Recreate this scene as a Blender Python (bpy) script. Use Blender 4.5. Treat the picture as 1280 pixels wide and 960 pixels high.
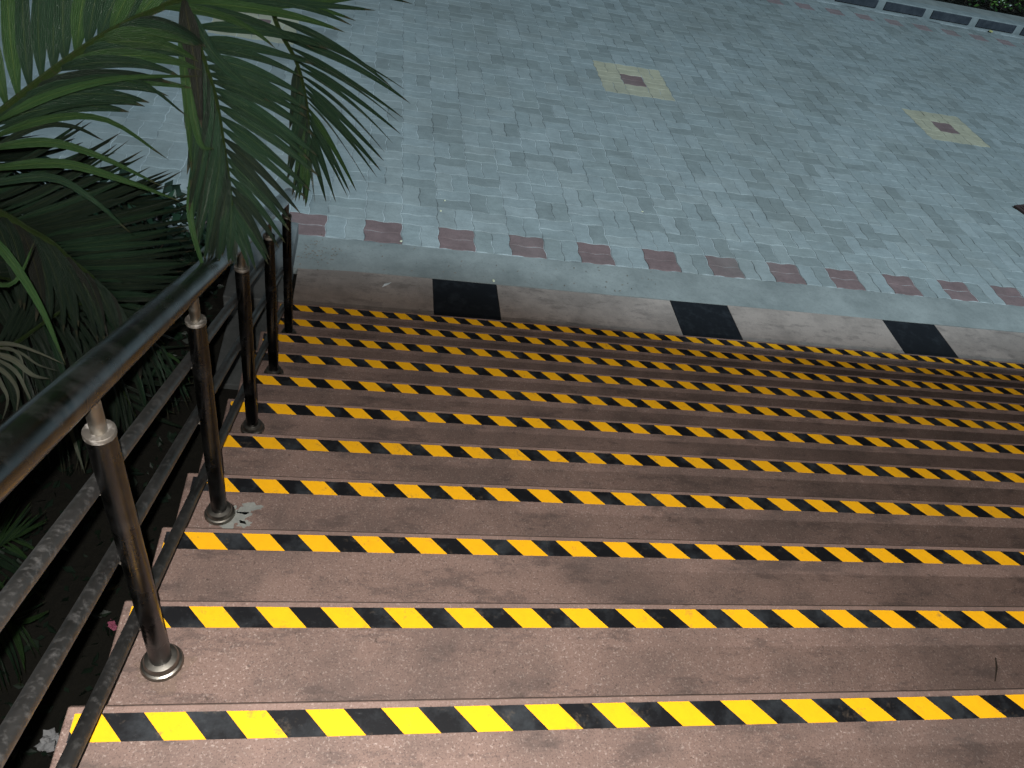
import bpy, bmesh, math, random
from mathutils import Vector, Matrix, noise
random.seed(7)
for o in list(bpy.data.objects): bpy.data.objects.remove(o)
C = bpy.context.scene.collection
sc = bpy.context.scene

# ------------------------------------------------------------------ camera
CAM = Vector((0.8144, -0.3617, 1.3957))
ROT = Matrix(((0.97765417, -0.063852, -0.20028791), (-0.09819384, 0.70372325, -0.70365586), (0.18587709, 0.70759912, 0.68172809)))
FPX = 958.0
cam = bpy.data.cameras.new('camera'); cam.sensor_width = 36; cam.lens = FPX*36/1280; cam.clip_start = .02; cam.clip_end = 400
co = bpy.data.objects.new('camera', cam); C.objects.link(co)
co.matrix_world = Matrix.Translation(CAM) @ ROT.to_4x4()
sc.camera = co

# ------------------------------------------------------------------ world and lamps (night)
w = bpy.data.worlds.new('World'); sc.world = w; w.use_nodes = True
nt = w.node_tree; bg = nt.nodes['Background']
sky = nt.nodes.new('ShaderNodeTexSky'); sky.sky_type = 'NISHITA'; sky.sun_disc = False
sky.sun_elevation = math.radians(3); sky.sun_rotation = math.radians(200)
nt.links.new(sky.outputs[0], bg.inputs[0]); bg.inputs[1].default_value = 0.018
def spot(name, loc, aim, power, col, deg, blend, size):
    l = bpy.data.lights.new(name, 'SPOT'); l.energy = power; l.color = col
    l.spot_size = math.radians(deg); l.spot_blend = blend; l.shadow_soft_size = size
    o = bpy.data.objects.new(name, l); C.objects.link(o); o.location = loc
    o.rotation_euler = (Vector(aim)-Vector(loc)).to_track_quat('-Z', 'Y').to_euler()
    return o
spot('plaza_floodlight', (10, -9, 20), (5.5, 8.5, -1.75), 36500, (.66, .86, 1.0), 75, .5, .8)
spot('porch_lamp', (4.6, -4.8, 3.9), (4.2, -.1, -.3), 1250, (1.0, .96, .93), 58, 1.0, .05)
f_ = bpy.data.lights.new('phone_flash', 'POINT'); f_.energy = 290; f_.color = (1, .955, .91); f_.shadow_soft_size = .006
fo = bpy.data.objects.new('phone_flash', f_); C.objects.link(fo); fo.location = CAM + ROT @ Vector((-.022, .018, .0))
sc.view_settings.view_transform = 'Standard'; sc.view_settings.look = 'None'
sc.view_settings.exposure = 0; sc.view_settings.gamma = 1

# ------------------------------------------------------------------ helpers
def W(u, v, d):
    return CAM + ROT @ Vector(((u-640)/FPX*d, -(v-480)/FPX*d, -d))
def px(p):
    q = ROT.transposed() @ (Vector(p)-CAM)
    if q.z > -.05: return None
    return (640+FPX*q.x/-q.z, 480-FPX*q.y/-q.z, -q.z)
def obj(name, me, m=None, parent=None, kind=None):
    o = bpy.data.objects.new(name, me); C.objects.link(o)
    if m is not None:
        for mm in (m if isinstance(m, (list, tuple)) else [m]): me.materials.append(mm)
    if parent is not None: o.parent = parent
    if kind: o['kind'] = kind
    return o
def tag(o, label, cat, group=None, kind=None):
    o['label'] = label; o['category'] = cat
    if group: o['group'] = group
    if kind: o['kind'] = kind
    return o
def empty(name, loc=(0, 0, 0)):
    o = bpy.data.objects.new(name, None); C.objects.link(o); o.location = loc; o.empty_display_size = .1
    return o
def fin(bm, name, smooth=False):
    bm.normal_update()
    me = bpy.data.meshes.new(name); bm.to_mesh(me); bm.free()
    if smooth:
        for p in me.polygons: p.use_smooth = True
    return me
def bx(bm, x0, x1, y0, y1, z0, z1, bev=0, seg=2):
    r = bmesh.ops.create_cube(bm, size=1)
    for v in r['verts']:
        v.co = Vector((x0+(v.co.x+.5)*(x1-x0), y0+(v.co.y+.5)*(y1-y0), z0+(v.co.z+.5)*(z1-z0)))
    if bev:
        es = list({e for v in r['verts'] for e in v.link_edges})
        bmesh.ops.bevel(bm, geom=es, offset=bev, segments=seg, affect='EDGES', profile=.5)
def box_me(name, *a, **k):
    bm = bmesh.new(); bx(bm, *a, **k); return fin(bm, name)
def tube(bm, pts, rads, n=16, cap=True):
    rings = []; pts = [Vector(p) for p in pts]
    up = None
    for i, p in enumerate(pts):
        t = (pts[min(i+1, len(pts)-1)]-pts[max(i-1, 0)]).normalized()
        if up is None: up = t.orthogonal().normalized()
        up = (up - t*up.dot(t)).normalized(); s = t.cross(up)
        r = rads[i] if hasattr(rads, '__len__') else rads
        rings.append([bm.verts.new(p+(up*math.cos(a)+s*math.sin(a))*r) for a in [2*math.pi*k/n for k in range(n)]])
    for a, b in zip(rings, rings[1:]):
        for k in range(n): bm.faces.new((a[k], a[(k+1) % n], b[(k+1) % n], b[k]))
    if cap: bm.faces.new(rings[0][::-1]); bm.faces.new(rings[-1])
def tube_me(name, pts, rads, n=16):
    bm = bmesh.new(); tube(bm, pts, rads, n); me = fin(bm, name, True); sharp(me); return me
def sharp(me, deg=40):
    me.set_sharp_from_angle(angle=math.radians(deg))
def lathe_me(name, prof, n=32):
    bm = bmesh.new(); rings = []
    for r, z in prof: rings.append([bm.verts.new((r*math.cos(2*math.pi*k/n), r*math.sin(2*math.pi*k/n), z)) for k in range(n)])
    for a, b in zip(rings, rings[1:]):
        for k in range(n): bm.faces.new((a[k], a[(k+1) % n], b[(k+1) % n], b[k]))
    bm.faces.new(rings[0][::-1]); bm.faces.new(rings[-1])
    me = fin(bm, name, True); sharp(me); return me

# ------------------------------------------------------------------ materials
class NB:
    def __init__(s, name):
        s.m = bpy.data.materials.new(name); s.m.use_nodes = True; s.t = s.m.node_tree; s.b = s.t.nodes['Principled BSDF']
        s.b.inputs['Specular IOR Level'].default_value = .3
    def n(s, typ, ins={}, **kw):
        x = s.t.nodes.new('ShaderNode'+typ)
        for k, v in kw.items(): setattr(x, k, v)
        for k, v in ins.items():
            if isinstance(v, bpy.types.NodeSocket): s.t.links.new(v, x.inputs[k])
            else: x.inputs[k].default_value = v
        return x
    def out(s, k, v):
        if isinstance(v, bpy.types.NodeSocket): s.t.links.new(v, s.b.inputs[k])
        else: s.b.inputs[k].default_value = v
    def pos(s): return s.n('NewGeometry').outputs['Position']
    def noise(s, vec, scale, detail=4, rough=.6): return s.n('TexNoise', {'Vector': vec, 'Scale': scale, 'Detail': detail, 'Roughness': rough}).outputs['Fac']
    def ramp(s, fac, stops):
        r = s.n('ValToRGB', {'Fac': fac}); e = r.color_ramp.elements
        while len(e) < len(stops): e.new(.5)
        for q, (p, c) in zip(e, stops):
            q.position = p; q.color = (c, c, c, 1) if isinstance(c, (int, float)) else (*c, 1)
        return r.outputs[0]
    def mix(s, fac, a, b, mode='MIX'):
        x = s.n('Mix', data_type='RGBA', blend_type=mode)
        for i, v in ((0, fac), (6, a), (7, b)):
            if isinstance(v, bpy.types.NodeSocket): s.t.links.new(v, x.inputs[i])
            else: x.inputs[i].default_value = v if i == 0 else ((*v, 1) if len(v) == 3 else v)
        return x.outputs[2]
    def math(s, op, a, b=0.0, c=0.0):
        x = s.n('Math', operation=op)
        for i, v in enumerate((a, b, c)):
            if isinstance(v, bpy.types.NodeSocket): s.t.links.new(v, x.inputs[i])
            else: x.inputs[i].default_value = v
        return x.outputs[0]
    def bump(s, h, dist=.002, strength=.5, normal=None):
        ins = {'Height': h, 'Distance': dist, 'Strength': strength}
        if normal is not None: ins['Normal'] = normal
        b = s.n('Bump', ins); s.t.links.new(b.outputs[0], s.b.inputs['Normal']); return b.outputs[0]

def granite(name, base, dark, light, grime=.5, wear_shade=0):
    q = NB(name); p = q.pos()
    sp = q.noise(p, 260, 3, .7)
    c = q.mix(q.ramp(sp, [(.30, 0), (.48, 1)]), dark, base)
    c = q.mix(q.ramp(q.noise(p, 190, 2, .6), [(.58, 0), (.72, 1)]), c, light)
    vo = q.n('TexVoronoi', {'Vector': p, 'Scale': 130}).outputs['Distance']
    c = q.mix(q.ramp(vo, [(.05, 1), (.12, 0)]), c, (.02, .014, .012))
    g = q.noise(p, 2.3, 6, .65)
    c = q.mix(q.ramp(g, [(.42, 0), (.60, grime)]), c, (.045, .038, .036))
    g2 = q.noise(p, 9, 5, .7)
    c = q.mix(q.ramp(g2, [(.52, 0), (.75, grime*.8)]), c, (.05, .042, .038))
    d = q.noise(p, 28, 3, .6)
    c = q.mix(q.ramp(d, [(.66, 0), (.70, .45*grime)]), c, (.02, .016, .014))
    sm = q.noise(q.n('Mapping', {'Vector': p, 'Scale': (1, 2.6, 1)}).outputs[0], 5.5, 9, .78)
    c = q.mix(q.ramp(sm, [(.53, 0), (.60, grime*.9), (.75, grime)]), c, (.035, .03, .03))
    c = q.mix(q.ramp(q.noise(p, 55, 2, .5), [(.70, 0), (.73, .5)]), c, (.03, .022, .018))
    if wear_shade:   # dust and wear on each nosing lip; dark line on its bevel is painted shadow
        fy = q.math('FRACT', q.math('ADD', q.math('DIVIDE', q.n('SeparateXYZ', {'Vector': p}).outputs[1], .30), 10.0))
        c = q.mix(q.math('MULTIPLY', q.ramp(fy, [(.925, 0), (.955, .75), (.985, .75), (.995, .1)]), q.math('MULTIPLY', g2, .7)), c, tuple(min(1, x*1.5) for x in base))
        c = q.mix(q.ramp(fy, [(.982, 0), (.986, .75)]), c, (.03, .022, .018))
    q.out('Base Color', c); q.out('Roughness', q.ramp(g2, [(.3, .45), (.7, .7)]))
    q.bump(sp, .0006, .5)
    return q.m
M = {}
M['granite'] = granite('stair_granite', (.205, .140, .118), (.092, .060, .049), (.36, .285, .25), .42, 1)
M['granite_edge'] = granite('stair_granite_edge', (.18, .125, .10), (.10, .067, .055), (.34, .26, .22), .3)
M['landing_brown'] = granite('landing_granite', (.265, .218, .188), (.19, .155, .135), (.31, .26, .23), .35)
q = NB('landing_black'); p = q.pos()
q.out('Base Color', q.mix(q.ramp(q.noise(p, 14, 5, .7), [(.5, 0), (.8, .5)]), (.008, .009, .011), (.035, .04, .045)))
q.out('Roughness', .45); M['black'] = q.m
def concrete(name, a, b, sc_=3):
    q = NB(name); p = q.pos()
    n1 = q.noise(p, sc_, 7, .7); n2 = q.noise(p, 60, 4, .6)
    c = q.mix(q.ramp(n1, [(.35, 0), (.65, 1)]), a, b)
    c = q.mix(q.ramp(n2, [(.55, 0), (.8, .4)]), c, (.06, .06, .055))
    q.out('Base Color', c); q.out('Roughness', .85); q.bump(n2, .002, .5); return q.m
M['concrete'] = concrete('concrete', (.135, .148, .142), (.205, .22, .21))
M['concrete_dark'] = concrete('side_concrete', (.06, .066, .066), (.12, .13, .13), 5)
M['patch'] = concrete('cement_patch', (.16, .17, .16), (.26, .27, .25), 14)
M['kerb'] = concrete('kerb_concrete', (.15, .175, .175), (.22, .245, .245), 5)
q = NB('kerb_panel_paint'); p = q.pos()
q.out('Base Color', q.mix(q.ramp(q.noise(p, 8, 5, .7), [(.4, 0), (.7, 1)]), (.022, .028, .036), (.045, .052, .062))); q.out('Roughness', .6); M['kerb_panel'] = q.m
q = NB('joint_sand'); p = q.pos()
q.out('Base Color', q.mix(q.ramp(q.noise(p, 3, 5, .7), [(.40, 0), (.55, 1)]), (.10, .11, .11), (.34, .37, .37))); q.out('Roughness', .95); M['sand'] = q.m
q = NB('garden_soil'); p = q.pos(); n1 = q.noise(p, 30, 6, .7)
q.out('Base Color', q.mix(n1, (.004, .0045, .003), (.016, .0145, .010))); q.out('Roughness', .95); q.bump(n1, .02, .8); M['soil'] = q.m

def paver_mat(name, base, var=.25):
    q = NB(name); p = q.pos()
    big = q.noise(p, .7, 5, .6); mid = q.noise(p, 6, 6, .7); fine = q.noise(p, 120, 3, .6)
    oi = q.n('ObjectInfo').outputs['Random']
    # long streaks of wear along the rows
    mp = q.n('Mapping', {'Vector': p, 'Scale': (3, 16, 1)}).outputs[0]
    st = q.noise(mp, 2.2, 5, .65)
    c = q.mix(q.ramp(mid, [(.35, 0), (.7, 1)]), tuple(x*(1-var) for x in base), tuple(x*(1+var) for x in base))
    c = q.mix(q.ramp(st, [(.5, 0), (.75, .4)]), c, tuple(x*.55 for x in base))
    c = q.mix(q.ramp(big, [(.46, 0), (.70, .42)]), c, (.13, .138, .125))
    c = q.mix(q.ramp(fine, [(.5, 0), (.85, .5)]), c, tuple(x*.4 for x in base))
    q.out('Base Color', c); q.out('Roughness', .78); q.bump(fine, .0015, .5)
    return q.m
GREY = [(.20, .228, .226), (.208, .236, .235), (.193, .219, .214), (.212, .236, .231), (.168, .190, .186), (.225, .252, .25)]
M['pav'] = [paver_mat('paver_grey', g, .14) for g in GREY]
M['pav_red'] = paver_mat('paver_red', (.145, .098, .095), .2)
M['pav_faded'] = paver_mat('paver_faded_red', (.20, .15, .15), .15)
M['pav_yellow'] = paver_mat('paver_yellow', (.31, .29, .21), .15)

# hazard tape: yellow and black slanted stripes printed on the tape
PITCH = .1459
def tape_mat(phase, tone=1.0, name='hazard_tape'):
    q = NB(name); tc = q.n('TexCoord').outputs['Object']; s = q.n('SeparateXYZ', {'Vector': tc})
    x, y = s.outputs[0], s.outputs[1]
    # object origin: nosing line; far edge at y=-.0177. x shift per y:
    t = q.math('ADD', x, q.math('MULTIPLY', q.math('ADD', y, .0177), SLANT))
    fr = q.math('FRACT', q.math('DIVIDE', q.math('SUBTRACT', t, phase-PITCH*100), PITCH))
    isy = q.math('LESS_THAN', fr, .5)
    p = q.pos(); w1 = q.noise(p, 10, 6, .7); w2 = q.noise(p, 45, 5, .75)
    ye = q.mix(q.ramp(w2, [(.45, 0), (.8, .35)]), (.88*tone, .44*tone, .008), (.62*tone, .29*tone, .01))
    bl = q.mix(q.ramp(w1, [(.46, 0), (.68, 1)]), (.0055, .006, .0075), (.03, .035, .04))
    bl = q.mix(q.ramp(q.noise(q.n('Mapping', {'Vector': p, 'Scale': (1, 2.2, 1)}).outputs[0], 34, 6, .8), [(.6, 0), (.72, .6)]), bl, (.06, .066, .07))
    c = q.mix(isy, bl, ye)
    c = q.mix(q.ramp(q.noise(p, 24, 6, .8), [(.58, 0), (.72, .6)]), c, (.10, .08, .06))
    q.out('Base Color', c); q.out('Roughness', .5); q.bump(w2, .0006, .25)
    return q.m
SLANT = .88

def metal(name, base, rough, smudge=.6, sc_=30):
    q = NB(name); p = q.pos()
    n1 = q.noise(p, sc_, 5, .65); n2 = q.noise(p, 7, 4, .6)
    c = q.mix(q.ramp(n1, [(.5, 0), (.66, smudge)]), base, tuple(min(1, x*.6+.12) for x in base))
    c = q.mix(q.ramp(n2, [(.45, 0), (.7, .6)]), c, tuple(x*.45 for x in base))
    q.out('Base Color', c); q.out('Metallic', q.ramp(n1, [(.5, 1), (.66, 1-smudge*.7)])); q.out('Roughness', q.ramp(n2, [(.3, rough), (.75, min(1, rough+.25))]))
    q.bump(n1, .0003, .2); return q.m
M['handrail'] = metal('handrail_steel', (.17, .172, .175), .12, .08, 9)
M['post'] = metal('post_steel', (.088, .090, .092), .17, .08, 16)
M['rail'] = metal('rail_steel', (.15, .147, .144), .38, .26, 60)
M['flange'] = metal('flange_steel', (.26, .245, .215), .28, .2)
M['collar'] = metal('collar_steel', (.19, .175, .155), .5, .9, 60)

def leaf_mat(name, base, back=None, rough=.34):
    q = NB(name); p = q.pos(); uv = q.n('UVMap').outputs[0]; s = q.n('SeparateXYZ', {'Vector': uv})
    ribs = q.math('SINE', q.math('MULTIPLY', s.outputs[0], 55.0))
    n1 = q.noise(p, 14, 4, .6); oi = q.n('ObjectInfo').outputs['Random']
    c = q.mix(n1, tuple(x*.6 for x in base), tuple(x*1.35 for x in base))
    c = q.mix(q.math('MULTIPLY', oi, .55), c, tuple(x*.45 for x in base))
    c = q.mix(q.math('MULTIPLY', q.math('ADD', ribs, 1), .22), c, (base[0]*2.6, base[1]*2.1, base[2]*1.9))
    mid = q.ramp(q.math('ABSOLUTE', q.math('SUBTRACT', s.outputs[0], .5)), [(.0, 1), (.07, 0)])
    c = q.mix(q.math('MULTIPLY', mid, .5), c, (base[0]*2.5+.02, base[1]*1.8+.02, base[2]*1.5))
    c = q.mix(q.ramp(q.math('ADD', s.outputs[1], q.math('MULTIPLY', n1, .12)), [(.98, 0), (1.03, .7)]), c, (.06, .055, .033))
    gl = q.noise(q.n('Mapping', {'Vector': uv, 'Scale': (30, 5, 1)}).outputs[0], 1.2, 3, .6)
    q.out('Base Color', c); q.out('Roughness', q.ramp(gl, [(.40, rough*1.15), (.60, rough*.62)])); q.b.inputs['Specular IOR Level'].default_value = .38
    mpn = q.n('Mapping', {'Vector': uv, 'Scale': (40, 3, 1)}).outputs[0]
    q.bump(q.math('ADD', q.math('MULTIPLY', ribs, .3), q.noise(mpn, 1.5, 3, .6)), .004, .9)
    tr = q.t.nodes.new('ShaderNodeBsdfTranslucent'); q.t.links.new(c, tr.inputs[0])
    ms = q.t.nodes.new('ShaderNodeMixShader'); ms.inputs[0].default_value = .18
    q.t.links.new(q.b.outputs[0], ms.inputs[1]); q.t.links.new(tr.outputs[0], ms.inputs[2])
    q.t.links.new(ms.outputs[0], q.t.nodes['Material Output'].inputs[0])
    return q.m
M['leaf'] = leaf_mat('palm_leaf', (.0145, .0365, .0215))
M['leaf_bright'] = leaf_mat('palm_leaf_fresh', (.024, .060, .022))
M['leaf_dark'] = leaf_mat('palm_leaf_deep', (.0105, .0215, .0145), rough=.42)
M['leaf_pale'] = leaf_mat('palm_leaf_dry', (.085, .105, .08), rough=.6)
M['leaf_brown'] = leaf_mat('palm_leaf_withered', (.009, .012, .009), rough=.6)
M['rachis'] = leaf_mat('palm_midrib', (.024, .048, .014))
q = NB('palm_trunk_bark'); n1 = q.noise(q.n('Mapping', {'Vector': q.pos(), 'Scale': (2, 2, 22)}).outputs[0], 3, 5)
q.out('Base Color', q.mix(n1, (.04, .035, .025), (.12, .10, .07))); q.out('Roughness', .9); q.bump(n1, .01, .7); M['bark'] = q.m

# ------------------------------------------------------------------ dimensions
T, R = .30, .14563
BED0 = -12*R-.05
ZL = -12*R
XL, XR = .3326, 10.5
XP, YB = .448, .1511

# ------------------------------------------------------------------ ground, landing, paving
me = box_me('ground', -60, 60, -40, 90, ZL-1, ZL-.07)
g = obj('ground', me, M['soil'], kind='structure'); g['label'] = 'dark bare soil of the planting bed and beyond the plaza'
# left garden bed: rough soil sheet
bm = bmesh.new(); nx, ny = 60, 90
vs = [[bm.verts.new((-5+5.36*i/nx, -3+7.1*j/ny, ZL-.03+.05*noise.noise(Vector((i*.23, j*.19, 1)))+.02*noise.noise(Vector((i*.9, j*.9, 3))))) for j in range(ny+1)] for i in range(nx+1)]
for i in range(nx):
    for j in range(ny): bm.faces.new((vs[i][j], vs[i+1][j], vs[i+1][j+1], vs[i][j+1]))
o = obj('garden_bed', fin(bm, 'garden_bed', True), M['soil'], kind='structure'); o['label'] = 'dark planting bed soil left of the stairs'

# paving: bed sheet is the setting, every wavy block is a part
CELL = .2655; X0 = .2784; Y0 = 4.228; NROW = 30
pave = obj('pavement', box_me('pavement', -9, 22, 4.20, 12.26, ZL-.069, ZL-.0035), M['sand'], kind='structure')
pave['label'] = 'courtyard paving of grey wavy interlocking blocks with red and yellow inlays'
AMP = .0075
def wv(t): return AMP*math.sin(2*math.pi*t*1.5+.0)*(math.sin(math.pi*t)**.35 if 0 < t < 1 else 0)
def brick_me(name, horiz, half):
    """half of a cell of side CELL: horiz -> split along x into lower/upper; outline follows shared waves"""
    n = 10; gap = .0022
    def H(x, y): return y + wv(x/CELL)*(1 if y in (0.0, CELL) or horiz else 1)
    def V(y, x): return x + wv(y/CELL)
    c2 = CELL/2
    if horiz: xa, xb, ya, yb = 0, CELL, (0 if half == 0 else c2), (c2 if half == 0 else CELL)
    else: xa, xb, ya, yb = (0 if half == 0 else c2), (c2 if half == 0 else CELL), 0, CELL
    def P(x, y):
        return Vector((x+wv(y/CELL), y+wv(x/CELL), 0))
    out = []
    lx, ly = (n if horiz else n//2), (n//2 if horiz else n)
    for i in range(lx): out.append(P(xa+(xb-xa)*i/lx, ya))
    for j in range(ly): out.append(P(xb, ya+(yb-ya)*j/ly))
    for i in range(lx): out.append(P(xb-(xb-xa)*i/lx, yb))
    for j in range(ly): out.append(P(xa, yb-(yb-ya)*j/ly))
    cen = sum(out, Vector())/len(out)
    bm = bmesh.new()
    def ring(s, z):
        r = []
        k = len(out)
        for i, p in enumerate(out):
            a = (out[(i+1) % k]-out[i-1]).normalized(); nrm = Vector((-a.y, a.x, 0))
            r.append(bm.verts.new((p.x-cen.x+nrm.x*s, p.y-cen.y+nrm.y*s, z)))
        return r
    r0, r1, r2 = ring(gap, -.02), ring(gap, -.0025), ring(gap+.003, 0)
    for a, b in ((r0, r1), (r1, r2)):
        for k in range(len(a)): bm.faces.new((a[k], a[(k+1) % len(a)], b[(k+1) % len(a)], b[k]))
    bm.faces.new(r2)
    bmesh.ops.recalc_face_normals(bm, faces=bm.faces[:])
    return fin(bm, name), cen
BR = {(h, k): brick_me('paver', h, k) for h in (True, False) for k in (0, 1)}
for mm, _ in BR.values(): mm.materials.append(M['pav'][0])
cells = []
for j in range(NROW):
    for i in range(-34, 82):
        x, y = X0+i*CELL, Y0+j*CELL
        q = px((x+.13, y+.13, ZL))
        if q is None or not (-230 < q[0] < 1500 and -190 < q[1] < 900): continue
        horiz = (i+j) % 2 == 0; kind = 'g'
        if j == 0 and i % 2 == 0: kind = 'r'
        if j == 28 and i % 2 == 0: kind = 'f'
        for cx_, cy_ in ((-3, 13), (12, 13), (27, 13), (42, 13)):
            if abs(i-cx_) <= 1 and abs(j-cy_) <= 1: kind = 'y'
            if i == cx_ and j == cy_: kind = 'r'; horiz = True
        near = 0
        for h in (0, 1):
            me, cen = BR[(horiz, h)]
            c = Vector((x, y, ZL))+cen
            rr = random.random()
            tone = random.choice([0, 0, 1, 1, 1, 2, 3, 3, 5]) if rr > .15 else 4
            mi = {'g': tone, 'r': 6, 'y': 7, 'f': 8}[kind]
            infr = 0 < q[0] < 1280 and 0 < q[1] < 960
            cells.append((q[2] if infr else q[2]+50, me, c+Vector((0, 0, random.uniform(-.0012, .0012))), mi, (random.uniform(-.006, .006), random.uniform(-.006, .006), random.uniform(-.008, .008))))
cells.sort(key=lambda t: t[0])
PM = M['pav']+[M['pav_red'], M['pav_yellow'], M['pav_faded']]
from mathutils import Euler
for d_, me, c, mi, r in cells[:290]:
    o = bpy.data.objects.new('paver', me); C.objects.link(o); o.parent = pave
    o.location = c; o.rotation_euler = r
    o.material_slots[0].link = 'OBJECT'; o.material_slots[0].material = PM[mi]
    if mi == 6: o['label'] = 'dull red wavy block'
verts, faces, mids = [], [], []
for d_, me, c, mi, r in cells[290:]:
    mt = Matrix.Translation(c) @ Euler(r).to_matrix().to_4x4(); b0 = len(verts)
    verts += [tuple(mt @ v.co) for v in me.vertices]
    for p_ in me.polygons: faces.append([b0+k for k in p_.vertices]); mids.append(mi)
me = bpy.data.meshes.new('pavers'); me.from_pydata(verts, [], faces)
o = obj('distant_paver', me, PM, pave, 'stuff'); me.polygons.foreach_set('material_index', mids); me.update()

# unseen roof slab added to block the floodlight; edge shaped to shade the steps
bm = bmesh.new(); lo_ = [bm.verts.new((x, y, 4.15)) for x, y in ((-6, -9), (16, -9), (16, -.06), (5.0, -.03), (3.9, .27), (-6, .29))]
f_r = bm.faces.new(lo_); ex_ = bmesh.ops.extrude_face_region(bm, geom=[f_r])
for v in ex_['geom']:
    if isinstance(v, bmesh.types.BMVert): v.co.z += .25
bmesh.ops.recalc_face_normals(bm, faces=bm.faces[:])
pr = obj('added_shade_roof', fin(bm, 'added_shade_roof'), M['kerb'])
tag(pr, 'unseen flat roof slab added above the stairs to shade the steps', 'roof')
# concrete strip between landing and paving, landing slabs
TX = [1.2837, 1.7251, 3.0045, 3.4551, 4.7514, 5.2107, 6.49, 6.95, 8.23, 8.68]
YLF = 3.858
land = empty('landing', (0, 0, 0)); land['kind'] = 'structure'; land['label'] = 'foot landing of brown granite slabs with black granite insets and a concrete margin'
edges = [.40]+TX+[XR]
for i in range(len(edges)-1):
    x0, x1 = edges[i]+.0012, edges[i+1]-.0012
    black = i % 2 == 1
    dz = random.uniform(0, .001)
    obj('black_slab' if black else 'brown_slab', box_me('slab', x0, x1, 11*T-.03, YLF+(.0 if black else random.uniform(-.004, .004)), ZL-.03, ZL+dz, bev=.0012, seg=1), M['black'] if black else M['landing_brown'], land)
# ragged edged concrete margin
bm = bmesh.new(); n = 160; rows = []
for i in range(n+1):
    x = .36+(XR-.36)*i/n
    yf = YLF+.004 + .006*noise.noise(Vector((x*6, 0, 0))) - (.05*max(0, noise.noise(Vector((x*1.3, 5, 0)))) if x < 1.25 else 0)
    yb = 4.222+.005*noise.noise(Vector((x*5, 9, 0)))
    rows.append([bm.verts.new((x, yf+(yb-yf)*k/6, ZL+.0015+.003*noise.noise(Vector((x*3, k*.4, 2))) - (.0015 if k == 6 else 0))) for k in range(7)])
for a, b in zip(rows, rows[1:]):
    for k in range(6): bm.faces.new((a[k], b[k], b[k+1], a[k+1]))
ext = bmesh.ops.extrude_face_region(bm, geom=bm.faces[:])
for v in ext['geom']:
    if isinstance(v, bmesh.types.BMVert): v.co.z -= .05
bmesh.ops.recalc_face_normals(bm, faces=bm.faces[:])
obj('concrete_margin', fin(bm, 'concrete_margin'), M['concrete'], land)

# ------------------------------------------------------------------ staircase
st = empty('staircase', (XL, 0, 0))
tag(st, 'wide brown granite staircase with yellow and black hazard tape on every step edge', 'staircase')
def rel(o, p=(XL, 0, 0)):
    o.location = -Vector(p); return o
# concrete core (stepped profile)
bm = bmesh.new(); prof = []
for n in range(-3, 12):
    prof += [(n*T-T-.019, -n*R-.031), (n*T-.019, -n*R-.031)]
prof += [(11*T-.019, ZL-.06), (-4*T-.019, ZL-.06)]
a = [bm.verts.new((XL+.012, y, z)) for y, z in prof]; b = [bm.verts.new((XR-.01, y, z)) for y, z in prof]
bm.faces.new(a); bm.faces.new(b[::-1])
for k in range(len(a)): bm.faces.new((a[k], b[k], b[(k+1) % len(a)], a[(k+1) % len(a)]))
bmesh.ops.recalc_face_normals(bm, faces=bm.faces[:])
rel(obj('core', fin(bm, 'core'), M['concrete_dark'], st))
tapes = {}
random.seed(11)
cuts = {1: [3.3], 2: [1.96, 4.2], 3: [1.39, 3.6], 4: [2.9], 5: [1.02, 1.62, 3.5], 6: [2.4, 4.4], 7: [1.8, 4.0], 8: [3.1], 9: [1.7, 2.25, 4.4], 10: [2.7, 5.2], 11: [2.0, 4.4]}
phs = {1: .4677, 2: .4767}
for n in range(-2, 12):
    xa = XL+random.uniform(-.006, .006) if n > 1 else XL
    z = -n*R
    bm = bmesh.new(); bx(bm, xa, XR, (n-1)*T-.016, n*T, z-.03, z, bev=.0052, seg=3)
    # very slight waviness of the long nosing
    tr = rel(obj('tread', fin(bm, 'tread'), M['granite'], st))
    rs = rel(obj('riser', box_me('riser', xa+.004, XR-.003, n*T-.034, n*T-.0165, z-R+.0005, z-.0305, bev=.001, seg=1), M['granite_edge'], st))
    # adhesive tape pieces: sub-parts of the tread
    ph0 = phs.get(n, .47+.146*random.random())
    cs = [xa+.014+.01*random.random()]+cuts.get(n, [3.0])+[XR-.05]
    for k in range(len(cs)-1):
        ph = ph0+k*.0015
        tone = 1.0 if n < 3 else random.choice([1, .94, .88, .97])
        a0, a1 = cs[k]+(.0004 if k else 0), cs[k+1]
        bm = bmesh.new(); m_ = max(2, int((a1-a0)/.12)); top = []
        for i in range(m_+1):
            x = a0+(a1-a0)*i/m_
            wob = .0013*noise.noise(Vector((x*2.1, n*3.7, 0)))+.0004*noise.noise(Vector((x*25, n, 0)))
            skew = (i/m_-.5)*random.choice([0])
            top.append([bm.verts.new((x, yy+wob+skew, zz)) for yy, zz in ((-.0698, .0002), (-.0696, .0009), (-.0179, .0009), (-.0177, .0002))])
        for A, B in zip(top, top[1:]):
            for e in range(3): bm.faces.new((A[e], B[e], B[e+1], A[e+1]))
        bm.faces.new(top[0]); bm.faces.new(top[-1][::-1])
        bmesh.ops.recalc_face_normals(bm, faces=bm.faces[:])
        tp = obj('hazard_tape', fin(bm, 'hazard_tape'), tape_mat(ph, tone), tr)
        tp.location = (0, n*T, z+.0002)
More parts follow.
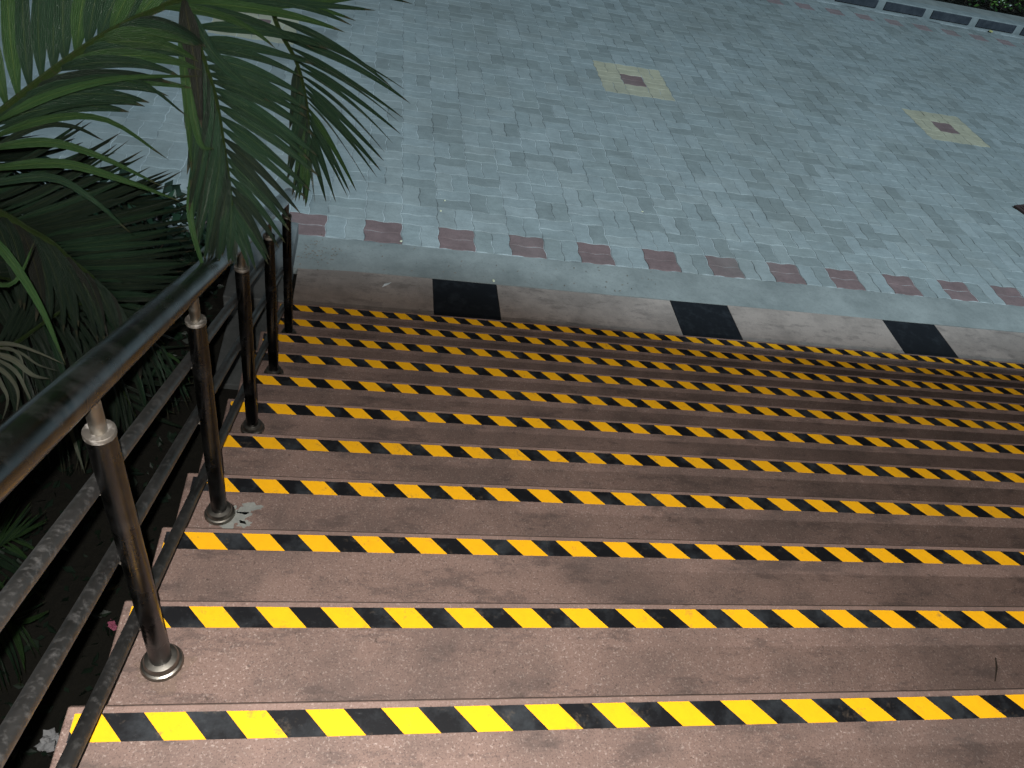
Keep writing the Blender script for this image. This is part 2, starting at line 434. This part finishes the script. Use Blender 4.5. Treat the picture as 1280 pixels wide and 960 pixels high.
# cement smears where posts were set
def blob_me(name, cx, cy, z, r, seed, h=.0012, sx=1.5):
    bm = bmesh.new(); k = 48; pts = []
    for i in range(k):
        a = 2*math.pi*i/k; rr = r*(.75+.55*noise.noise(Vector((math.cos(a)*1.7+seed, math.sin(a)*1.7, seed)))+.22*noise.noise(Vector((math.cos(a)*6+seed, math.sin(a)*6, 1))))
        pts.append((cx+rr*sx*math.cos(a), cy+rr*math.sin(a)))
    t_ = [bm.verts.new((x, y, z+h)) for x, y in pts]; b_ = [bm.verts.new((cx+(x-cx)*1.03, cy+(y-cy)*1.03, z-.001)) for x, y in pts]
    bm.faces.new(t_)
    for i in range(k): bm.faces.new((t_[i], b_[i], b_[(i+1) % k], t_[(i+1) % k]))
    bmesh.ops.recalc_face_normals(bm, faces=bm.faces[:]); return fin(bm, name)
for cx_, cy_, n_, r_, s_ in ((.466, 1.045, 4, .052, 2.0), (.525, 1.07, 4, .026, 5.3), (.52, 1.015, 4, .016, 8.1), (.452, .43, 2, .05, 3.1), (.45, 1.63, 6, .045, 9.4)):
    rel(obj('cement_patch', blob_me('cement_patch', cx_, cy_, -n_*R, r_, s_, .0008), M['patch'] if n_ == 4 else M['granite_edge'], st))

# low concrete block left of the foot of the stairs
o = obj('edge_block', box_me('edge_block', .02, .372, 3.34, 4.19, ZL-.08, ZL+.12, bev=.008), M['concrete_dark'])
tag(o, 'low weathered concrete kerb block at the left end of the landing', 'concrete block')

# ------------------------------------------------------------------ railing
ral = empty('railing', (XP, 0, 0)); tag(ral, 'tarnished steel tube stair railing with three slanted rails and a thick handrail', 'railing')
def rr(o): o.location = (o.location[0]-XP, o.location[1], o.location[2]); return o
def yb(n): return n*T-YB
HC = .752; HR = .851
flange = lathe_me('flange', [(.0215, .0), (.043, .0), (.044, .004), (.041, .011), (.0365, .013), (.0355, .017), (.036, .021), (.033, .028), (.0245, .0305), (.0215, .031)])
post = lathe_me('post', [(.0218, .001), (.0218, HC-.002)])
collar = lathe_me('collar', [(.0219, -.010), (.0234, -.009), (.0234, -.0012), (.0225, 0), (.0110, .0002)])
spig = lathe_me('spigot', [(.0122, -.01), (.0122, HR-HC-.015)])
for me_, k in ((flange, 'flange'), (post, 'post'), (collar, 'collar'), (spig, 'flange')): me_.materials.append(M[k])
for n in (-2, 0, 2, 4, 6, 8, 10):
    p_ = obj('post', post, None, ral); p_.location = (0, yb(n), -n*R)
    for nm, m_, z in (('flange', flange, 0), ('collar', collar, HC), ('spigot', spig, HC)):
        c_ = obj(nm, m_, None, p_); c_.location = (0, 0, z)
slope = -R/T
ya_, ye_ = -1.6, 2.97
def zr(y, n0=2, h=HR): return -n0*R+h+(y-yb(n0))*slope
pts = [(0, y, zr(y)) for y in (ya_, -.5, .5, 1.5, 2.5, ye_)]
hr = obj('handrail', tube_me('handrail', pts, .0290, 40), M['handrail'], ral)
cap = obj('end_cap', tube_me('end_cap', [(0, 0, 0), (0, .010*.9, -.010*.44), (0, .016*.9, -.016*.44)], [.0298, .0292, .021], 32), M['handrail'], hr); cap.location = (0, ye_-.001, zr(ye_))
DXR = -.030     # the rails are welded to the outer side of the posts
for h in (.540, .346, .108):
    y0_, y1_ = yb(-2)-.06, yb(10)+.05
    pts = [Vector((DXR, y0_+(y1_-y0_)*k/12, h+slope*(y0_+(y1_-y0_)*k/12))) for k in range(13)]
    rl = obj('rail', tube_me('rail', pts, .0138, 24), M['rail'], ral)
    for n in (0, 2, 4, 6, 8, 10):
        wd = obj('weld', blob_me('weld', 0, 0, 0, .011, n+h*7, .004, 1.0), M['collar'], rl)
        wd.location = (-.0225, yb(n)-.004, h+slope*yb(n)-.004); wd.rotation_euler = (1.1, 0, 0)

# ------------------------------------------------------------------ far kerb and hedge
kb = empty('kerb', (0, 12.3, ZL)); kb['kind'] = 'structure'; kb['label'] = 'low concrete kerb with dark painted panels along the far side of the courtyard'
def kr(o): o.location = (0, -12.3, -ZL); return o
kr(obj('kerb_base', box_me('kerb_base', -9, 24, 12.262, 12.335, ZL-.05, ZL+.012, bev=.004), M['kerb'], kb))
kr(obj('kerb_wall', box_me('kerb_wall', -9, 24, 12.36, 12.60, ZL-.05, ZL+.155, bev=.01), M['kerb'], kb))
kr(obj('kerb_top', box_me('kerb_top', -9, 24, 12.603, 13.0, ZL-.05, ZL+.145, bev=.012), M['concrete'], kb))
for k in range(-18, 17):
    x = 8.98+k*.893
    kr(obj('dark_panel', box_me('dark_panel', x, x+.745, 12.338, 12.366, ZL+.018, ZL+.140, bev=.004, seg=1), M['kerb_panel'], kb))
def leafcards(name, n, fn, size, mats, parent=None):
    verts, faces, mi = [], [], []
    for k in range(n):
        c = fn(); s = size*random.uniform(.6, 1.3)
        d = Vector((random.gauss(0, 1), random.gauss(0, 1), random.gauss(0, .6))).normalized(); u_ = d.orthogonal().normalized(); u_.rotate(Matrix.Rotation(random.random()*6.28, 3, d))
        b0 = len(verts); v_ = d.cross(u_)
        verts += [c, c+d*s*.5+u_*s*.28+v_*s*.05, c+d*s, c+d*s*.5-u_*s*.28+v_*s*.05]
        faces += [(b0, b0+1, b0+2), (b0, b0+2, b0+3)]; mi += [random.randrange(len(mats))]*2
    me = bpy.data.meshes.new(name); me.from_pydata([tuple(v) for v in verts], [], faces)
    o = obj(name, me, mats, parent, 'stuff'); me.polygons.foreach_set('material_index', mi); return o
M['bush1'] = leaf_mat('bush_leaf', (.05, .12, .03)); M['bush2'] = leaf_mat('bush_leaf_dark', (.013, .035, .012)); M['bush3'] = leaf_mat('bush_leaf_fresh', (.10, .21, .05))
hd = empty('hedge', (9, 14, ZL)); tag(hd, 'low dense green hedge behind the far kerb at the top right', 'hedge')
def hp():
    x = random.uniform(-6, 10); r = abs(random.gauss(0, .5)); a = random.random()*math.pi
    z = random.random()
    return Vector((x, -.9+2.2*random.random(), .0))+Vector((0, .08*math.sin(x*3), (.12+.55*random.random()**.6)*(1+.18*math.sin(x*1.7)+.1*math.sin(x*5.1))))
fol = leafcards('foliage', 26000, hp, .075, [M['bush1'], M['bush2'], M['bush3'], M['bush2']], hd)
bm = bmesh.new()
for k in range(60):
    x = -6+k*.27; tube(bm, [(x, .1, -.05), (x+random.uniform(-.1, .1), .1+random.uniform(-.2, .2), .5)], [.012, .005], 6)
obj('stem', fin(bm, 'stem'), M['bark'], hd, 'stuff')

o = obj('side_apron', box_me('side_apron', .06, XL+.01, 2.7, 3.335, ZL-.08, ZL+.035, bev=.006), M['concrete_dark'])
tag(o, 'dirty concrete strip on the ground beside the lowest steps', 'concrete strip')
random.seed(3)
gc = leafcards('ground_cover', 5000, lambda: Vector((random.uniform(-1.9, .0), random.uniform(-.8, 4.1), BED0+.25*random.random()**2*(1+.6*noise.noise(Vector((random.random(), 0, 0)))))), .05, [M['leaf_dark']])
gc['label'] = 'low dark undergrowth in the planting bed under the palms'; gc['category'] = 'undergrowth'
sh = empty('shrub', (-1.2, 3.6, BED0)); tag(sh, 'dark spiky shrub mass at the far end of the planting bed behind the palm', 'shrub')
def sp_():
    x = random.uniform(-1.15, 1.05); return Vector((x, random.uniform(-.55, .5), .5*random.random()**.7*(1-.25*abs(x))))
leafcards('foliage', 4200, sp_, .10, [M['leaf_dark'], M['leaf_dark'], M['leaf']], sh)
bm = bmesh.new()
for k in range(26):
    x, y = random.uniform(-1, .9), random.uniform(-.45, .4); tube(bm, [(x, y, -.03), (x*1.05, y+.03, .35), (x*1.15, y+.08, .45)], [.009, .007, .003], 6)
obj('stem', fin(bm, 'stem'), M['bark'], sh, 'stuff')
# ------------------------------------------------------------------ palms
def crom(pts, n):
    P_ = [pts[0]*2-pts[1]]+pts+[pts[-1]*2-pts[-2]]; out = []
    m = len(pts)-1
    for i in range(n+1):
        t = i/n*m; k = min(int(t), m-1); f = t-k
        a, b, c, d = P_[k:k+4]
        out.append(.5*((2*b)+(c-a)*f+(2*a-5*b+4*c-d)*f*f+(3*b-a-3*c+d)*f**3))
    return out
def leaflet_me(p0, p1, p2, wmax, roll=0.0, nrm=None, fold=.35, n=12, tipcut=1.0, p3=None):
    """bent strip from p0 to p2 bowing through p1"""
    if p3 is None: line = [(1-t)**2*p0+2*t*(1-t)*p1+t*t*p2 for t in [i/n for i in range(n+1)]]
    else: line = crom([p0, p1, p2, p3], n)
    bm = bmesh.new(); uvl = bm.loops.layers.uv.new('UVMap'); rows = []
    for i, p in enumerate(line):
        t = i/n*tipcut
        d = (line[min(i+1, n)]-line[max(i-1, 0)]).normalized()
        view = (CAM-p).normalized() if nrm is None else nrm
        s = d.cross(view).normalized(); nn = s.cross(d)
        a = roll*(.6+.7*t)
        s2 = s*math.cos(a)+nn*math.sin(a); n2 = nn*math.cos(a)-s*math.sin(a)
        w_ = wmax*(.22+.78*min(1, t/.22))*max(.02, (1-t)**.62 if t > .35 else (1-.35)**.62+(.35-t)*.15)*1.2
        rows.append([bm.verts.new(p-s2*w_*.5-n2*w_*fold*.5), bm.verts.new(p), bm.verts.new(p+s2*w_*.5-n2*w_*fold*.5)])
    for i, (A, B) in enumerate(zip(rows, rows[1:])):
        for k in (0, 1):
            f = bm.faces.new((A[k], A[k+1], B[k+1], B[k])); f.smooth = True
            for lp, uv in zip(f.loops, ((k/2, i/n), ((k+1)/2, i/n), ((k+1)/2, (i+1)/n), (k/2, (i+1)/n))): lp[uvl].uv = uv
    return fin(bm, 'leaflet', True)
def P3(t): return W(*t)
class Palm:
    def __init__(s, base, crown, r0, r1, label, group=None):
        s.root = empty('palm', base); tag(s.root, label, 'palm', group); s.base = Vector(base); s.crown = Vector(crown)
        b = s.base; c = s.crown; mid = (b+c)/2+Vector((.04, .03, 0))
        pts = crom([b-Vector((0, 0, .1)), mid, c], 40)
        rad = [r0+(r1-r0)*i/40+(.004 if i % 3 == 0 else 0) for i in range(41)]
        me = tube_me('trunk', [p-b for p in pts], rad, 18)
        s.trunk = obj('trunk', me, M['bark'], s.root)
    def frond(s, pts, r0=.012, r1=.003, mat='rachis', label=None):
        """pts: list of world points after the crown"""
        line = crom([s.crown]+pts, 60)
        me = tube_me('frond', [p-s.base for p in line], [r0+(r1-r0)*i/60 for i in range(61)], 8)
        me.uv_layers.new(name='UVMap')
        f = obj('frond', me, M[mat], s.root)
        if label: f['label'] = label
        return f, line
    def leaf(s, f, me, mat):
        me.transform(Matrix.Translation(-s.base)); return obj('leaflet', me, M[mat], f)
def side(s, f, line, i0, i1, n, tips, bow=(.45, .25), w=.026, mats=('leaf',), roll=.5, jit=.012, sag=.04, ease=1.0, fold=.35, dj=.03):
    """n leaflets from line[i0..i1]; tips = control points (u,v,d) interpolated"""
    tc = crom([P3(t) for t in tips], 200)
    for k in range(n):
        a = (k+.5)/n; fi = i0+(i1-i0)*a**ease; i = int(fi); fr = fi-i
        b = line[i].lerp(line[min(i+1, len(line)-1)], fr)
        tan = (line[min(i+2, len(line)-1)]-line[max(i-1, 0)]).normalized()
        tip = tc[min(200, int(a*200))]+Vector([random.gauss(0, jit) for _ in range(3)])
        view = (CAM-tip).normalized(); tip = tip+view*random.uniform(-dj, dj)
        L = (tip-b).length
        mid = b+(tip-b)*bow[0]+tan*L*bow[1]*random.uniform(.7, 1.25)+Vector((0, 0, sag*random.uniform(.4, 1.5)))
        s.leaf(f, leaflet_me(b, mid, tip, w*random.uniform(.8, 1.15), random.gauss(0, roll), fold=fold), random.choice(mats))
random.seed(21)
BED = ZL-.05
crownA = W(-190, 250, 1.78)
pa = Palm((crownA.x-.75, crownA.y+.25, BED), crownA, .085, .05, 'tall palm beside the railing whose long fronds arch over the top left of the stairs')
# arching frond that kinks and hangs down over the handrail
fA, lA = pa.frond([W(-60, 190, 1.70), W(0, 142, 1.67), W(68, 88, 1.65), W(135, 42, 1.64), W(205, 8, 1.64), W(232, 2, 1.645), W(244, 42, 1.66), W(258, 84, 1.69), W(270, 122, 1.73), W(280, 180, 1.79), W(288, 235, 1.85), W(293, 288, 1.90)], .011, .0022, label='long frond kinked in the middle so its end hangs down')
N = 12; seg = 60/N
side(pa, fA, lA, 7, 25, 17, [(-75, -70, 1.50), (10, -120, 1.5), (110, -130, 1.5), (210, -70, 1.58), (262, -30, 1.66)], (.5, -.10), .038, ('leaf', 'leaf', 'leaf_bright'), .25, .01, .01)
side(pa, fA, lA, 8, 22, 13, [(150, 142, 1.62), (196, 126, 1.60), (234, 104, 1.58), (246, 86, 1.57), (250, 68, 1.57), (262, 50, 1.58)], (.5, .12), .037, ('leaf', 'leaf', 'leaf_dark', 'leaf_bright'), .22, .01, .02)
side(pa, fA, lA, 24, 31, 7, [(300, 60, 1.58), (395, 62, 1.60), (430, 40, 1.62), (448, 22, 1.64), (470, 10, 1.66), (480, -25, 1.66)], (.5, .10), .024, ('leaf', 'leaf_bright'), .3, .006, .03)
# hanging half: right side
side(pa, fA, lA, 33, 59.5, 22, [(418, 58, 1.66), (385, 92, 1.66), (384, 134, 1.68), (396, 176, 1.70), (398, 212, 1.74), (386, 245, 1.78), (371, 275, 1.83), (360, 292, 1.86), (345, 315, 1.88), (325, 334, 1.90), (308, 338, 1.92)], (.5, -.03), .0285, ('leaf', 'leaf', 'leaf_dark'), .3, .006, .02, .85)
# left side hangs nearly straight down
side(pa, fA, lA, 33, 59.5, 22, [(236, 150, 1.66), (240, 215, 1.70), (238, 262, 1.74), (242, 296, 1.80), (249, 318, 1.84), (262, 330, 1.87), (280, 326, 1.90), (296, 336, 1.93)], (.45, .04), .029, ('leaf', 'leaf_dark', 'leaf'), .35, .005, -.005)
# folded thick leaf at the kink, and torn pale tip
for pts_, w_, m_ in ((((230, 0, 1.60), (243, 60, 1.59), (252, 160, 1.62)), .042, 'leaf_brown'), (((226, 10, 1.61), (232, 110, 1.60), (240, 215, 1.66)), .022, 'leaf_bright'), (((236, 5, 1.63), (238, 110, 1.62), (250, 178, 1.64), (268, 186, 1.65)), .020, 'leaf_bright'), (((232, 0, 1.63), (262, 60, 1.62), (300, 100, 1.62), (338, 128, 1.64)), .026, 'leaf'),
                     (((240, 200, 1.72), (238, 270, 1.74), (250, 320, 1.78), (262, 352, 1.80)), .016, 'leaf_bright')):
    q_ = [P3(t) for t in pts_]
    pa.leaf(fA, leaflet_me(q_[0], q_[1], q_[2], w_, .2, p3=q_[3] if len(q_) > 3 else None), m_)
# second drooping frond further right
fC, lC = pa.frond([W(-150, -60, 1.65), W(20, -210, 1.70), W(220, -160, 1.85), W(318, -55, 1.95), W(346, 30, 2.0), W(370, 76, 2.02), W(381, 116, 2.04), W(386, 152, 2.07), W(386, 200, 2.12)], .012, .002, label='far frond hanging at the right of the palm with narrow separate leaflets')
side(pa, fC, lC, 32, 59.5, 19, [(490, 108, 2.0), (509, 124, 2.0), (503, 158, 2.0), (494, 178, 2.02), (478, 200, 2.04), (466, 222, 2.06), (448, 236, 2.08), (430, 248, 2.1), (412, 254, 2.12), (392, 256, 2.14)], (.5, .0), .019, ('leaf', 'leaf_bright', 'leaf'), .6, .006, .03, dj=.02)
side(pa, fC, lC, 40, 58, 12, [(362, 150, 2.0), (360, 200, 2.04), (361, 232, 2.06), (368, 244, 2.1), (376, 250, 2.12), (386, 256, 2.14)], (.4, .10), .026, ('leaf', 'leaf_dark', 'leaf_bright'), .4, .005, 0)
side(pa, fC, lC, 18, 31, 9, [(180, -260, 1.7), (330, -240, 1.8), (450, -160, 1.9), (500, -60, 1.95), (519, 20, 1.97)], (.5, -.05), .024, ('leaf',), .4, .01, .02)
# near arching leaflets reaching in from the left edge
fD, lD = pa.frond([W(-120, 300, 1.62), W(-62, 262, 1.56), W(-34, 215, 1.53), W(-20, 172, 1.52), W(2, 140, 1.53)], .010, .003, label='near frond at the left edge with long arching leaflets')
for pts_, w_, m_ in (
    (((-22, 176, 1.52), (57, 149, 1.50), (134, 150, 1.51), (211, 200, 1.55)), .017, 'leaf_bright'),
    (((-26, 188, 1.52), (53, 177, 1.50), (122, 194, 1.50), (205, 234, 1.54)), .020, 'leaf_bright'),
    (((-34, 214, 1.53), (70, 204, 1.50), (150, 224, 1.50), (226, 252, 1.54)), .020, 'leaf_bright'),
    (((-48, 238, 1.54), (55, 221, 1.51), (112, 247, 1.51), (164, 292, 1.55)), .018, 'leaf'),
    (((-20, 170, 1.52), (50, 142, 1.50), (110, 130, 1.51), (170, 131, 1.54)), .012, 'leaf'),
    (((-10, 155, 1.52), (60, 120, 1.52), (150, 98, 1.54), (254, 95, 1.58)), .018, 'leaf_bright'),
    (((-8, 150, 1.52), (70, 108, 1.53), (165, 98, 1.55), (240, 150, 1.60)), .016, 'leaf'),
    (((-30, 200, 1.53), (40, 160, 1.52), (90, 158, 1.52), (130, 176, 1.54)), .014, 'leaf_dark'),
    (((-80, 270, 1.58), (-10, 300, 1.52), (44, 372, 1.50), (82, 456, 1.54)), .022, 'leaf_bright'),
    (((-70, 330, 1.60), (-20, 350, 1.55), (18, 352, 1.53), (44, 300, 1.54)), .014, 'leaf_bright')):
    q_ = [P3(t) for t in pts_]
    pa.leaf(fD, leaflet_me(q_[0], q_[1], q_[2], w_, random.gauss(0, .2), p3=q_[3]), m_)
# dark lower frond behind the handrail
fE, lE = pa.frond([W(-80, 235, 1.95), W(0, 266, 2.05), (W(32, 285, 2.08)), W(62, 302, 2.1), W(92, 328, 2.13), W(121, 352, 2.16), W(151, 388, 2.2), W(172, 428, 2.25)], .013, .003, label='dark lower frond hanging behind the handrail')
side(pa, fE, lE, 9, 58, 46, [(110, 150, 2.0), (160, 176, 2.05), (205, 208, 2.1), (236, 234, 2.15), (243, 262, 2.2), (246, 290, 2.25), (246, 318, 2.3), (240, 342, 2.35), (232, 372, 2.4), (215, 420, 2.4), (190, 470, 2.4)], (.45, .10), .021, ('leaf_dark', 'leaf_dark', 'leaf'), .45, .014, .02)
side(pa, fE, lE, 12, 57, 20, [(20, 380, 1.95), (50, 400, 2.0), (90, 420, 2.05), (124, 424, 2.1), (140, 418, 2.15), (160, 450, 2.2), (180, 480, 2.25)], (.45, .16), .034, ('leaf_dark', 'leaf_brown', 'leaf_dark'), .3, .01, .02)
# extra fronds filling the crown to the left and behind
for rp, tr_, tl_, mt_ in (
    ([W(-60, 330, 2.3), W(40, 360, 2.6), W(120, 430, 2.8), W(170, 520, 2.9)], [(30, 470, 2.6), (70, 540, 2.7), (120, 590, 2.8), (165, 590, 2.9)], [(110, 290, 2.5), (200, 350, 2.7), (250, 430, 2.8), (230, 540, 2.9)], 'leaf_dark'),
    ([W(-90, 190, 2.3), W(-20, 200, 2.6), W(80, 230, 2.8), W(180, 260, 3.0)], [(0, 330, 2.6), (80, 330, 2.8), (150, 330, 2.9), (210, 310, 3.0)], [(20, 160, 2.6), (100, 176, 2.8), (180, 215, 2.9), (225, 250, 3.0)], 'leaf_dark')):
    f, l = pa.frond(rp, .011, .002)
    side(pa, f, l, 14, 58, 22, tr_, (.45, .15), .024, (mt_,), .5, .02, .0)
    side(pa, f, l, 14, 58, 22, tl_, (.45, .15), .024, (mt_,), .5, .02, .0)

# smaller palm with dry pale leaves lower down
crownB = W(-70, 500, 2.05)
pb = Palm((crownB.x-.75, crownB.y+.1, BED), crownB, .05, .03, 'young palm left of the railing with pale dried leaflets')
fH, lH = pb.frond([W(-40, 450, 2.0), W(-15, 432, 1.98), W(12, 436, 1.98)], .008, .003, 'rachis', 'small frond with dried grey leaflets')
for pts_, w_ in ((((-20, 432, 1.98), (10, 430, 1.96), (40, 438, 1.96), (82, 456, 1.98)), .013), (((-20, 440, 1.98), (15, 448, 1.96), (40, 468, 1.96), (64, 474, 1.99)), .018), (((-18, 450, 1.98), (8, 468, 1.97), (22, 490, 1.97), (20, 520, 2.0)), .013),
                 (((-10, 436, 1.98), (14, 436, 1.96), (28, 452, 1.96), (30, 492, 2.0)), .010), (((-16, 446, 1.98), (2, 480, 1.97), (10, 500, 1.98), (2, 528, 2.0)), .012), (((0, 436, 1.98), (24, 440, 1.96), (48, 456, 1.97), (74, 464, 2.0)), .008), (((-14, 444, 1.98), (18, 462, 1.96), (34, 490, 1.97), (44, 512, 2.0)), .012)):
    q_ = [P3(t) for t in pts_]; pb.leaf(fH, leaflet_me(q_[0], q_[1], q_[2], w_, random.gauss(0, .4), p3=q_[3]), 'leaf_pale')
fI, lI = pb.frond([W(-20, 445, 2.2), W(18, 430, 2.3), W(60, 400, 2.4), W(100, 380, 2.45), W(160, 390, 2.5), W(205, 430, 2.5)], .009, .002)
side(pb, fI, lI, 12, 58, 24, [(20, 560, 2.2), (70, 590, 2.3), (104, 596, 2.35), (150, 560, 2.4), (185, 530, 2.45), (215, 520, 2.5), (240, 500, 2.5)], (.42, .15), .018, ('leaf_dark', 'leaf', 'leaf_dark'), .5, .01, .0)
side(pb, fI, lI, 12, 58, 20, [(30, 320, 2.4), (90, 300, 2.5), (160, 300, 2.6), (220, 340, 2.6), (238, 400, 2.6)], (.42, .15), .018, ('leaf_dark',), .5, .01, .0)
for pts_, w_, m_ in ((((62, 470, 2.3), (52, 520, 2.3), (62, 580, 2.32)), .02, 'leaf'), (((76, 500, 2.3), (96, 560, 2.3), (106, 592, 2.3)), .014, 'leaf_pale'), (((190, 470, 2.5), (204, 430, 2.5), (236, 512, 2.5)), .016, 'leaf'), (((196, 440, 2.5), (226, 440, 2.5), (238, 480, 2.5)), .012, 'leaf_bright')):
    q_ = [P3(t) for t in pts_]; pb.leaf(fI, leaflet_me(q_[0], q_[1], q_[2], w_, .3), m_)
# seedling palm near the bottom left
crownJ = W(-60, 800, 2.6)
pj = Palm((crownJ.x-.2, crownJ.y, BED), crownJ, .03, .02, 'small fine leaved palm seedling at the lower left edge below the railing')
for rp, tA, tB in (([W(-30, 720, 2.55), W(-8, 690, 2.5), W(24, 668, 2.55)], [(10, 610, 2.5), (36, 628, 2.5), (62, 650, 2.55)], [(10, 770, 2.5), (36, 730, 2.5), (60, 690, 2.55)]),
                   ([W(-30, 780, 2.55), W(0, 770, 2.5), W(30, 782, 2.55)], [(10, 712, 2.5), (40, 735, 2.5), (62, 768, 2.55)], [(0, 870, 2.5), (26, 850, 2.5), (52, 812, 2.55)])):
    f, l = pj.frond(rp, .006, .0015)
    side(pj, f, l, 15, 59, 13, tA, (.45, .1), .012, ('leaf', 'leaf_bright'), .5, .01, .0)
    side(pj, f, l, 15, 59, 13, tB, (.45, .1), .012, ('leaf', 'leaf_bright'), .5, .01, .0)

# ------------------------------------------------------------------ small litter
def mat1(name, col, rough=.7):
    q = NB(name); n1 = q.noise(q.pos(), 80, 4)
    q.out('Base Color', q.mix(n1, tuple(c*.6 for c in col), col)); q.out('Roughness', rough); return q.m
def scrap(name, loc, s, col, label, cat, seed, crump=.4, asp=.5, h=.3):
    bm = bmesh.new(); bmesh.ops.create_icosphere(bm, subdivisions=3, radius=1)
    for v in bm.verts:
        k = 1+crump*noise.noise(v.co*1.8+Vector((seed, 0, 0)))+crump*.6*noise.noise(v.co*4.3+Vector((seed, 2, 0)))
        v.co = Vector((v.co.x*k*s, v.co.y*k*s*asp, v.co.z*k*s*h))
    me = fin(bm, name); o = obj(name, me, mat1(name+'_surface', col)); o.location = loc; o.rotation_euler = (0, 0, seed); tag(o, label, cat); return o
scrap('crumpled_wrapper', (-.193, .859, BED+.03), .036, (.42, .43, .44), 'crumpled grey white wrapper on the soil beside the nearest step', 'litter', 1.1, 1.0, .8, .6)
scrap('candy_wrapper', (-.097, 1.318, BED+.04), .02, (.45, .12, .2), 'tiny pink wrapper on the dark soil left of the second step', 'litter', 2.2, .9, .6, .5)
bm = bmesh.new()
vs = [bm.verts.new(p) for p in ((-.035, -.012, 0), (-.01, .012, .004), (.042, .022, .001), (.01, -.004, .006))]
bm.faces.new((vs[0], vs[3], vs[1])); bm.faces.new((vs[1], vs[3], vs[2])); ext = bmesh.ops.extrude_face_region(bm, geom=bm.faces[:])
for v in ext['geom']:
    if isinstance(v, bmesh.types.BMVert): v.co.z += .0012
o = obj('paper_scrap', fin(bm, 'paper_scrap'), mat1('white_paper', (.6, .6, .58))); o.location = (.976, 3.737, ZL+.002); o.rotation_euler = (0, 0, .35); tag(o, 'torn white paper scrap on the brown slab at the left end of the landing', 'litter')
for (x, y, sz), lb in zip(((1.368, 4.716, .012), (1.405, 4.871, .011), (3.068, 5.044, .011), (1.708, 3.895, .014), (1.07, 4.26, .012)),
        ('small pale petal on a grey block, nearer of the two beside the hanging frond', 'small pale petal on a grey block, farther of the two beside the hanging frond', 'small pale petal alone in the middle of the grey blocks', 'small pale petal on the concrete margin above the first black slab', 'small pale petal beside a red block above the first black slab')):
    scrap('fallen_petal', (x, y, ZL+.004), sz, (.6, .6, .42), lb, 'petal', x, .3, .6, .25)['group'] = 'pale petals scattered on the paving'
o = scrap('fallen_leaf', (10.996, 12.22, ZL+.02), .06, (.5, .48, .2), 'yellow fallen leaf lying at the foot of the far kerb', 'leaf', 4.2, .3, .55, .15)
# twig on the second step
o = obj('twig', tube_me('twig', [(2.545, .442, -2*R+.003), (2.53, .415, -2*R+.005), (2.503, .379, -2*R+.003)], [.0016, .0022, .0012], 8), mat1('twig_bark', (.03, .022, .016))); tag(o, 'short dark twig lying at the right on the second step', 'twig')
# rotated drain cover at the right edge
bm = bmesh.new(); bx(bm, 0, .5, -.34, 0, 0, .03, bev=.004)
for k in range(9): bx(bm, .04+k*.05, .06+k*.05, -.30, -.04, .0301, .036)
o = obj('drain_cover', fin(bm, 'drain_cover'), mat1('rusted_iron', (.05, .03, .028), .6)); o.location = (7.34, 5.986, ZL-.004); o.rotation_euler = (0, 0, math.radians(18)); tag(o, 'dark rusty brown plate lying on the paving at the right edge', 'drain cover')
# debris crumbs at the left of the landing
random.seed(5)
verts, faces = [], []
for k in range(160):
    a = random.random()
    if a < .6: c = Vector((.52+random.gauss(0, .09), 4.02+random.gauss(0, .08), ZL+.004))
    else: c = Vector((random.uniform(.4, 3), random.uniform(3.9, 4.2), ZL+.005))
    b0 = len(verts); s = random.uniform(.003, .011); an = random.random()*6.28
    for dx, dy, dz in ((1, 0, 0), (-.2, .5, 0), (-1, 0, 0), (-.1, -.4, 0), (0, 0, .35)):
        verts.append((c.x+s*(dx*math.cos(an)-dy*math.sin(an)), c.y+s*(dx*math.sin(an)+dy*math.cos(an)), c.z+s*dz))
    for i in range(4): faces.append((b0+i, b0+(i+1) % 4, b0+4))
me = bpy.data.meshes.new('leaf_litter'); me.from_pydata(verts, [], faces)
tag(obj('leaf_litter', me, mat1('dry_litter', (.16, .13, .10)), kind='stuff'), 'scattered dry crumbs and leaf litter at the left of the landing', 'leaf litter')
